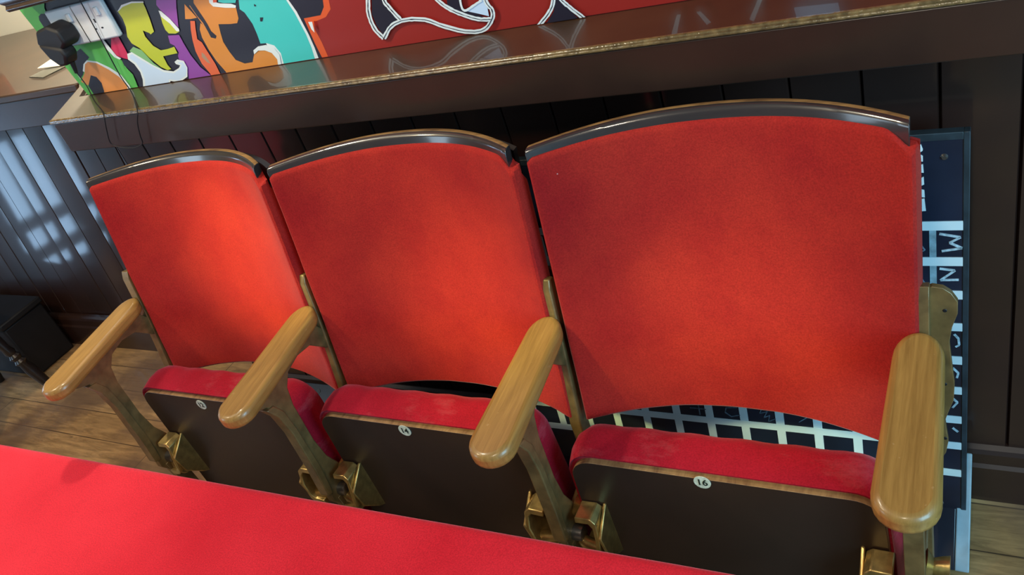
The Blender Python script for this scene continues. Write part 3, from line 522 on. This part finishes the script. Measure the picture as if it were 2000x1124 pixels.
def make_chair(k, number, label):
    c = thing('theatre_seat', ((SX[k]+SX[k+1])/2, 0.15, 0.0), label, 'chair', 'tip-up theatre seats bolted together in one row')
    xl, xr = SX[k], SX[k+1]
    frame_part(c, xl, (-1,) if k == 0 else (-1, 1))
    if k == 2: frame_part(c, xr, (1,))
    # plywood back shell with the visible dark rail along its top
    bm = bmesh.new(); nu, nv = 28, 10
    F = [[bm.verts.new(back_pt(k, 0.006+0.960*i/nu, 0.03+0.93*j/nv, 0.018)) for i in range(nu+1)] for j in range(nv+1)]
    Bk = [[bm.verts.new(back_pt(k, 0.006+0.960*i/nu, 0.03+0.93*j/nv, 0.030)) for i in range(nu+1)] for j in range(nv+1)]
    for j in range(nv):
        for i in range(nu):
            bm.faces.new([F[j][i], F[j][i+1], F[j+1][i+1], F[j+1][i]]); bm.faces.new([Bk[j][i], Bk[j+1][i], Bk[j+1][i+1], Bk[j][i+1]])
    for i in range(nu):
        bm.faces.new([F[0][i], Bk[0][i], Bk[0][i+1], F[0][i+1]]); bm.faces.new([F[nv][i], F[nv][i+1], Bk[nv][i+1], Bk[nv][i]])
    for j in range(nv):
        bm.faces.new([F[j][0], F[j+1][0], Bk[j+1][0], Bk[j][0]]); bm.faces.new([F[j][nu], Bk[j][nu], Bk[j+1][nu], F[j+1][nu]])
    shell = link_mesh('back_shell', bm, 'rail_wood', c)
    bm = bmesh.new(); nu = 36
    U0, U1 = 0.004, (0.968, 0.980, 0.990)[k]
    prof = [(0.925, -0.010, 0), (0.985, -0.013, 0), (0.995, -0.011, 0), (1.0, -0.006, 1), (1.0, 0.001, 1), (0.997, 0.005, 1), (0.925, 0.005, 0)]
    rings = []
    for i in range(nu+1):
        u = U0+(U1-U0)*i/nu
        bow = 0.002*(1-(2*u-0.95)**2)       # crest rises a little mid-width
        rings.append([bm.verts.new(Vector(back_pt(k, u, v, o)) + Vector((0, 0, bow if v > 0.95 else 0))) for v, o, _ in prof])
    for a, b_ in zip(rings, rings[1:]):
        for j in range(len(prof)):
            jn = (j+1) % len(prof)
            bm.faces.new([a[j], a[jn], b_[jn], b_[j]]).material_index = 1 if (prof[j][2] and prof[jn][2]) else 0
    bm.faces.new(rings[0]); bm.faces.new(rings[-1][::-1])
    link_mesh('top_rail', bm, ['rail_wood', 'rail_edge'], shell, bevel=0.0012)
    # padded velvet back
    bm = bmesh.new(); nu, nv = 60, 44
    T = 0.024
    def edge(t, w):   # rounded pillow edge
        d = min(t, 1-t)/w
        return math.sqrt(max(0.0, 1-(1-min(1, d))**2))
    G = []; Gb = []
    for j in range(nv+1):
        rf, rb = [], []
        for i in range(nu+1):
            u = -0.005 + 1.018*(0.5-0.5*math.cos(math.pi*i/nu)*1.0) if False else -0.004 + 1.014*i/nu
            # finer samples near the edges
            s = i/nu; s = s - 0.09*math.sin(2*math.pi*s); u = -0.004 + 1.014*s
            q = j/nv; q = q - 0.09*math.sin(2*math.pi*q)
            vt = 0.982 - 0.004*(1-(2*s-1)**2)
            if s > 0.925: vt -= min(1, (s-0.925)/0.05)**1.5*0.036       # folded notch under the rail's right end
            if s < 0.02: vt -= 0.020*(0.02-s)/0.02
            vb = 0.0 + 0.030*math.sin(math.pi*s)
            v = vb + (vt-vb)*q
            h = min(edge(s, 0.022), edge(q, 0.022))
            P = Vector(back_pt(k, u, v))
            wob = 0.0016*noise.noise(Vector((P.x*7, P.z*7, k*3.1))) + 0.0008*noise.noise(Vector((P.x*22, P.z*16, k*5.0)))
            # lumbar swelling in the lower half
            belly = 0.008*math.exp(-((v-0.28)/0.22)**2)*(1-(2*s-1)**2)
            rf.append(bm.verts.new(P + Vector((0, 0.006 - T*h - wob - belly, 0)))); rb.append(bm.verts.new(P + Vector((0, 0.0175 - 0.0165*max(0, min(1, (v-0.88)/0.05)), 0))))
        G.append(rf); Gb.append(rb)
    for j in range(nv):
        for i in range(nu):
            bm.faces.new([G[j][i], G[j][i+1], G[j+1][i+1], G[j+1][i]]); bm.faces.new([Gb[j][i], Gb[j+1][i], Gb[j+1][i+1], Gb[j][i+1]])
    for i in range(nu):
        bm.faces.new([G[0][i], Gb[0][i], Gb[0][i+1], G[0][i+1]]); bm.faces.new([G[nv][i], G[nv][i+1], Gb[nv][i+1], Gb[nv][i]])
    for j in range(nv):
        bm.faces.new([G[j][0], G[j+1][0], Gb[j+1][0], Gb[j][0]]); bm.faces.new([G[j][nu], Gb[j][nu], Gb[j+1][nu], G[j+1][nu]])
    pad = link_mesh('backrest', bm, 'velvet', c)
    for p in pad.data.polygons: p.use_smooth = True

    # folded tip-up seat: cushion behind a dark board with the number badge
    sl, sr = xl + 0.022, xr - 0.030
    bm = bmesh.new(); nu, nv = 40, 24
    zt, zb = (0.514, 0.514, 0.484)[k], 0.13
    def seat_xz(s, q, grow):
        z = zb + (zt-zb)*q
        flare = 0.012*(1-q)
        a, b_ = sl - flare - grow, sr + flare + grow
        r = 0.045
        dz = zt - z
        ins = 0.0
        if dz < r: ins = r - math.sqrt(max(0, r*r-(r-dz)**2))
        return (a+ins) + ((b_-ins)-(a+ins))*s, z
    layers = [(0.128, -0.004, 0.0), (0.122, -0.001, 0.0), (0.132, 0.001, 0.002), (0.150, 0.004, 0.005), (0.172, 0.003, 0.006), (0.190, -0.004, 0.001), (0.198, -0.015, -0.010)]
    outl = []
    nS = 10
    def loop(y, g, up):
        pts = []
        r = 0.045
        a, b_ = sl - g, sr + g; z1 = zt + up
        base = [(a - 0.012, zb)] + [(a - 0.012*(1-t), zb + (z1-r-zb)*t) for t in (0.33, 0.66)]
        base += [(p[0], p[1]) for p in arc(a+r, z1-r, r, 180, 90, 8)]
        for t in [i/24 for i in range(1, 24)]:
            base.append((a+r+(b_-a-2*r)*t, z1 + 0.0015*math.sin(t*31+k) * (1 if y > 0.16 else 0)))
        base += [(p[0], p[1]) for p in arc(b_-r, z1-r, r, 90, 0, 8)]
        base += [(b_ + 0.012*(1-t), zb + (z1-r-zb)*t) for t in (0.66, 0.33)] + [(b_ + 0.012, zb)]
        return [bm.verts.new((px, y + (zt-pz)*0.02, pz)) for px, pz in base]
    L = [loop(y, g, up) for y, g, up in layers]
    for A, B_ in zip(L, L[1:]):
        n = len(A)
        for i in range(n): bm.faces.new([A[i], A[(i+1) % n], B_[(i+1) % n], B_[i]])
    bm.faces.new(L[0]); bm.faces.new(L[-1][::-1])
    seat = link_mesh('seat', bm, 'seat_velvet', c)
    bm = bmesh.new()
    a, b_ = sl + 0.007, sr - 0.007; z1 = zt - 0.010; r = 0.040
    o2 = [(a-0.012, zb-0.005)] + arc(a+r, z1-r, r, 180, 90, 8) + arc(b_-r, z1-r, r, 90, 0, 8) + [(b_+0.012, zb-0.005)]
    prism(bm, o2, lambda p, z, d: (p, d + (zt-z)*0.02, z), 0.117, 0.129, mi=0, side_mi=1)
    brd = link_mesh('seat_board', bm, ['panel', 'panel_edge'], seat, bevel=0.001)
    yb = lambda z: 0.117 + (zt-z)*0.02
    # badge
    bx = xl + 0.242 - 0.012*(2-k); bz = (0.487, 0.493, 0.468)[k]
    bm = bmesh.new(); tube(bm, [(bx, yb(bz)-0.0012, bz), (bx, yb(bz)-0.0002, bz)], [0.0125, 0.0125], 24)
    badge = link_mesh('number_badge', bm, 'badge', seat, smooth=False)
    cu = bpy.data.curves.new('number', 'FONT'); cu.body = number; cu.size = 0.0165; cu.align_x = 'CENTER'; cu.align_y = 'CENTER'; cu.extrude = 0.0001; cu.offset = 0.0003
    t = bpy.data.objects.new('number_tmp', cu); COL.objects.link(t)
    bpy.context.view_layer.update()
    me = bpy.data.meshes.new_from_object(t.evaluated_get(bpy.context.evaluated_depsgraph_get()))
    bpy.data.objects.remove(t)
    me.transform(Matrix.Translation(Vector((bx, yb(bz)-0.0016, bz)) - Vector(seat['_w'])) @ Matrix.Rotation(math.pi/2, 4, 'X'))
    # the digits are printed on the badge: merge them into its mesh
    bmb = bmesh.new(); bmb.from_mesh(badge.data); n0 = len(bmb.faces); bmb.from_mesh(me)
    bmb.faces.ensure_lookup_table()
    for f in bmb.faces[n0:]: f.material_index = 1
    badge.data.materials.append(M['ink']); bmb.to_mesh(badge.data); bmb.free()
    bpy.data.meshes.remove(me)
    # cast hinge brackets: ear plate, hooked top lip, barrel
    for s, xs in ((1, xl), (-1, xr)):
        bm = bmesh.new()
        ring = [(.028, .378), (.055, .379), (.064, .371), (.066, .340), (.060, .302), (.050, .292), (.026, .290), (.026, .303), (.046, .305), (.054, .313), (.059, .340), (.057, .362), (.051, .369), (.028, .368)]
        def rp(a, z, d, s=s, xs=xs): return (xs + s*a, d + max(0, (z-0.33))*0.25*(1 if d < 0.1 else 0), z)
        prism(bm, ring, rp, 0.070, 0.118)
        xe = xs + s*0.066
        prism(bm, [(0.072, 0.345), (0.118, 0.378), (0.124, 0.375), (0.126, 0.250), (0.110, 0.262), (0.078, 0.300)], YZ, *(sorted((xe - s*0.001, xe + s*0.0045))))
        tube(bm, [(xs + s*0.058, 0.088, 0.299), (xs + s*0.050, 0.088, 0.299), (xs + s*0.030, 0.090, 0.302), (xs + s*0.018, 0.094, 0.308)], [0.014, 0.0145, 0.012, 0.009], 14)
        link_mesh('hinge_bracket', bm, 'brass', seat, bevel=0.0018)
    return c
make_chair(0, '12', 'red velvet theatre seat at the left end of the row, beside the bare wooden floor')
make_chair(1, '14', 'middle of the three red velvet theatre seats, its folded board numbered 14')
make_chair(2, '16', 'right red velvet theatre seat numbered 16, in front of the gridded blackboard')

# ------------------------------------------------------------------ padded red bench in the foreground
bn = thing('padded_bench', (0.5, -0.3, 0.0), 'bright red velvet padded bench top in the foreground, in front of the theatre seats', 'bench')
bm = bmesh.new()
nx, ny = 90, 30
x0, x1 = -0.95, 1.55
ang = 0.0215
def bench_pt(a, t, top):
    x = x0 + (x1-x0)*a
    yb_ = -0.060 + (x)*ang; yf = -0.50 + x*ang
    y = yb_ + (yf-yb_)*t
    dx = min(x-x0, x1-x)/0.03; dy = min(t, 1-t)*0.44/0.022
    h = min(1, dx); h2 = min(1, dy)
    r = math.sqrt(max(0, 1-(1-h)**2))*math.sqrt(max(0, 1-(1-h2)**2))
    z = 0.478 + 0.022*r if top else 0.40
    if top: z += 0.0012*noise.noise(Vector((x*9, y*9, 0)))*r
    return (x, y, z)
def warp(t): return t - 0.12*math.sin(2*math.pi*t)
T_ = [[bm.verts.new(bench_pt(warp(i/nx), warp(j/ny), True)) for i in range(nx+1)] for j in range(ny+1)]
B_ = [[bm.verts.new(bench_pt(warp(i/nx), warp(j/ny), False)) for i in range(nx+1)] for j in range(ny+1)]
for j in range(ny):
    for i in range(nx):
        bm.faces.new([T_[j][i], T_[j][i+1], T_[j+1][i+1], T_[j+1][i]])
        if (i in (0, nx-1)) or True: bm.faces.new([B_[j][i], B_[j+1][i], B_[j+1][i+1], B_[j][i+1]])
for i in range(nx):
    bm.faces.new([T_[0][i], B_[0][i], B_[0][i+1], T_[0][i+1]]); bm.faces.new([T_[ny][i], T_[ny][i+1], B_[ny][i+1], B_[ny][i]])
for j in range(ny):
    bm.faces.new([T_[j][0], T_[j+1][0], B_[j+1][0], B_[j][0]]); bm.faces.new([T_[j][nx], B_[j][nx], B_[j+1][nx], T_[j+1][nx]])
cush = link_mesh('cushion', bm, 'bench_velvet', bn)
bm = bmesh.new(); box(bm, -0.93, 1.53, -0.47, -0.06, 0.34, 0.40)
for v in bm.verts: v.co.y += v.co.x*ang
link_mesh('bench_frame', bm, 'leg_wood', bn, bevel=0.004)
for lx in (-0.88, 1.46):
    for ly in (-0.44, -0.11):
        bm = bmesh.new(); box(bm, lx-0.022, lx+0.022, ly-0.022, ly+0.022, 0, 0.34)
        for v in bm.verts: v.co.y += v.co.x*ang
        link_mesh('leg', bm, 'leg_wood', bn, bevel=0.003)

# ------------------------------------------------------------------ leaning blackboard with taped grid
by = lambda z: 0.440 + (z-0.080)*0.0845
BF = lambda a, z, d: (a, by(z) + d, z)
bb = thing('gridded_blackboard', (1.18, 0.45, 0.075), 'dark navy blackboard with white tape grid and chalk letters leaning behind the right seat', 'blackboard')
bm = bmesh.new(); prism(bm, [(0.745, 0.075), (1.612, 0.075), (1.612, 0.792), (0.745, 0.792)], BF, 0.0, 0.012)
link_mesh('board_panel', bm, 'blackboard', bb, bevel=0.001)
bm = bmesh.new()
prism(bm, [(1.605, 0.075), (1.613, 0.075), (1.613, 0.793), (1.605, 0.793)], BF, -0.0015, 0.013)
prism(bm, [(0.744, 0.782), (1.605, 0.782), (1.605, 0.793), (0.744, 0.793)], BF, -0.0015, 0.013)
link_mesh('rim', bm, 'board_edge', bb, bevel=0.0008)
bm = bmesh.new()
rows = [0.650, 0.590, 0.532, 0.473, 0.410, 0.349, 0.288, 0.231, 0.169]
for r_ in rows:
    hh = 0.0075
    prism(bm, [(0.770, r_-hh), (1.606, r_-hh+random.uniform(-.001, .001)), (1.605, r_+hh), (0.770, r_+hh)], BF, -0.0012, 0.001)
for i in range(12):
    xc = 1.510 - i*0.0655
    prism(bm, [(xc-0.0075, 0.165), (xc+0.0075, 0.165), (xc+0.0075, 0.64), (xc-0.0075, 0.64)], BF, -0.0009, 0.001)
link_mesh('tape_grid', bm, 'tape', bb, smooth=False)
bm = bmesh.new(); prism(bm, [(1.563, 0.165), (1.572, 0.165), (1.571, 0.645), (1.562, 0.645)], BF, -0.0007, 0.001)
link_mesh('smudged_column_line', bm, 'tape_old', bb, smooth=False)
LET = [[(-60, 140), (105, 132), (170, 95), (192, 160), (190, 180), (105, 235), (-60, 300)],
       [(-60, 300), (105, 258), (165, 235), (190, 250), (190, 325), (140, 315), (-60, 280)],
       [(-60, 400), (110, 385), (190, 360), (197, 475), (120, 465), (-60, 440)],
       [(-60, 640), (115, 575), (195, 530), (200, 635), (125, 670), (-60, 720)],
       [(-60, 640), (115, 690), (200, 715), (205, 815), (115, 800), (-60, 760)],
       [(-60, 860), (105, 850), (200, 830), (215, 1005), (120, 1010), (120, 975), (145, 965), (140, 895), (-60, 900)]]
bm = bmesh.new()
for poly in LET:   # tops of the big taped capitals; the rest is hidden behind the seat
    prism(bm, [(1.5465 + (px-105)*0.0001075, 0.792 - (pz+25)*0.0001135) for px, pz in poly], BF, -0.0013, 0.001)
link_mesh('taped_lettering', bm, 'tape', bb, smooth=False)
def chalk(bm, polys, w=0.0022):
    for P in polys:
        for p, q in zip(P, P[1:]):
            d = Vector((q[0]-p[0], q[1]-p[1])); n_ = Vector((-d.y, d.x)).normalized()*w
            prism(bm, [(p[0]+n_.x, p[1]+n_.y), (q[0]+n_.x, q[1]+n_.y), (q[0]-n_.x, q[1]-n_.y), (p[0]-n_.x, p[1]-n_.y)], BF, -0.0012, 0.0005)
def chalk_part(name, polys, w, mat='chalk'):
    bm = bmesh.new(); chalk(bm, polys, w); link_mesh(name, bm, mat, bb, smooth=False)
chalk_part('chalk_letter', [[(1.575, 0.637), (1.602, 0.631), (1.588, 0.622), (1.604, 0.613), (1.578, 0.608)]], 0.0017)
chalk_part('chalk_letter', [[(1.575, 0.578), (1.595, 0.575), (1.576, 0.558), (1.600, 0.559)]], 0.0017)
for P in ([(1.594, 0.460), (1.600, 0.452), (1.601, 0.440), (1.596, 0.436)], [(1.592, 0.395), (1.600, 0.385), (1.598, 0.375)],
          [(1.590, 0.335), (1.599, 0.325), (1.592, 0.313)], [(1.592, 0.270), (1.600, 0.262)]):
    chalk_part('chalk_mark', [P], 0.0016)
for gx, glyph in ((1.146, [[(0, .5), (.9, .5)], [(.5, 0), (.5, 1)]]), (1.21, [[(.8, .9), (.2, .8), (.1, .4), (.4, .1), (.9, .3)]]),
                  (1.275, [[(.2, .9), (.1, .6), (.5, .8), (.3, .3), (.6, .5), (.5, 0), (.9, .3)]]), (1.34, [[(.2, .2), (.8, .8)]]), (0.815, [[(.4, .2), (.7, .5)]])):
    chalk_part('chalk_mark', [[(gx + a*0.035, 0.243 + b_*0.03) for a, b_ in s_] for s_ in glyph], 0.0009, 'chalk_faint')
for P in ([(1.548, 0.605), (1.556, 0.61), (1.55, 0.62)], [(1.551, 0.56), (1.556, 0.55), (1.552, 0.535)]):
    chalk_part('chalk_mark', [P], 0.0009, 'chalk_faint')
for zx, zz in ((1.582, 0.757), (1.574, 0.092)):
    bm = bmesh.new(); tube(bm, [BF(zx, zz, -0.003), BF(zx, zz, 0.001)], [0.003, 0.0055], 12)
    link_mesh('screw', bm, 'steel', bb)

# ------------------------------------------------------------------ folded table lying against the skirting
ft = thing('folded_table', (0.8, 0.42, 0.0), 'folded dark navy table with pale grey edge lying tilted under the blackboard', 'table')
ty = lambda s, d: (0.372 + 0.153*s - d*0.66, 0.001 + 0.134*s + d*0.75)
bm = bmesh.new()
P0, P1, P2, P3 = ty(0, 0), ty(1, 0), ty(1, 0.016), ty(0, 0.016)
prism(bm, [P0, P1, P2, P3], YZ, -0.028, 1.598); link_mesh('table_top', bm, 'navy_top', ft, bevel=0.002)
bm = bmesh.new(); prism(bm, [ty(0, -0.002), ty(1, -0.002), ty(1, 0.018), ty(0, 0.018)], YZ, 1.598, 1.620); link_mesh('edge_band', bm, 'grey_edge', ft, bevel=0.002)
def on_top(x, s_, d): return (x, *ty(s_, d))
bm = bmesh.new(); prism(bm, [(-0.026, 0.70), (-0.012, 0.70), (0.006, 0.93), (-0.010, 0.93)], on_top, 0.0162, 0.0172); link_mesh('white_sticker', bm, 'tape', ft, smooth=False)
for s_ in (0.76, 0.95):
    bm = bmesh.new(); yy, zz = ty(s_, 0.010); tube(bm, [(-0.115, yy, zz), (-0.030, yy, zz)], 0.0095, 16)
    link_mesh('folding_leg', bm, 'chrome', ft)
bm = bmesh.new(); tube(bm, [on_top(0.085, 0.90, 0.0158), on_top(0.085, 0.90, 0.0168)], 0.007, 14); link_mesh('blue_paint_spot', bm, 'board_edge', ft, smooth=False)

# ------------------------------------------------------------------ dark stool at the left
st = thing('dark_stool', (-1.42, 0.36, 0.0), 'near black wooden stool with turned legs at the left beyond the armrest', 'stool')
bm = bmesh.new()
tube(bm, [(-1.42, 0.36, 0.335), (-1.42, 0.36, 0.345), (-1.42, 0.36, 0.375), (-1.42, 0.36, 0.385)], [0.15, 0.17, 0.17, 0.155], 32)
link_mesh('stool_seat', bm, 'darkwood', st)
prof = [(0, .012), (.04, .014), (.10, .017), (.18, .019), (.30, .021), (.40, .016), (.43, .022), (.46, .015), (.50, .021), (.53, .014), (.56, .019), (.62, .015), (.75, .021), (.9, .019), (1.0, .016)]
for dx, dy in ((1, 1), (1, -1), (-1, 1), (-1, -1)):
    a_ = Vector((-1.42 + dx*0.17, 0.36 + dy*0.13, 0.0)); b2 = Vector((-1.42 + dx*0.10, 0.36 + dy*0.09, 0.338))
    bm = bmesh.new(); tube(bm, [a_.lerp(b2, t) for t, _ in prof], [r for _, r in prof], 16); link_mesh('leg', bm, 'darkwood', st)

ck = thing('black_crate', (-1.62, 0.58, 0.0), 'black storage crate on the floor against the dark boarding at the left', 'crate')
bm = bmesh.new(); box(bm, -1.85, -1.40, 0.535, 0.705, 0.0, 0.22); link_mesh('crate_body', bm, 'black_plastic', ck, bevel=0.008)
bm = bmesh.new(); box(bm, -1.86, -1.39, 0.530, 0.710, 0.22, 0.245); link_mesh('lid', bm, 'black_plastic', ck, bevel=0.006)

for o in bpy.data.objects:
    if '_w' in o: del o['_w']
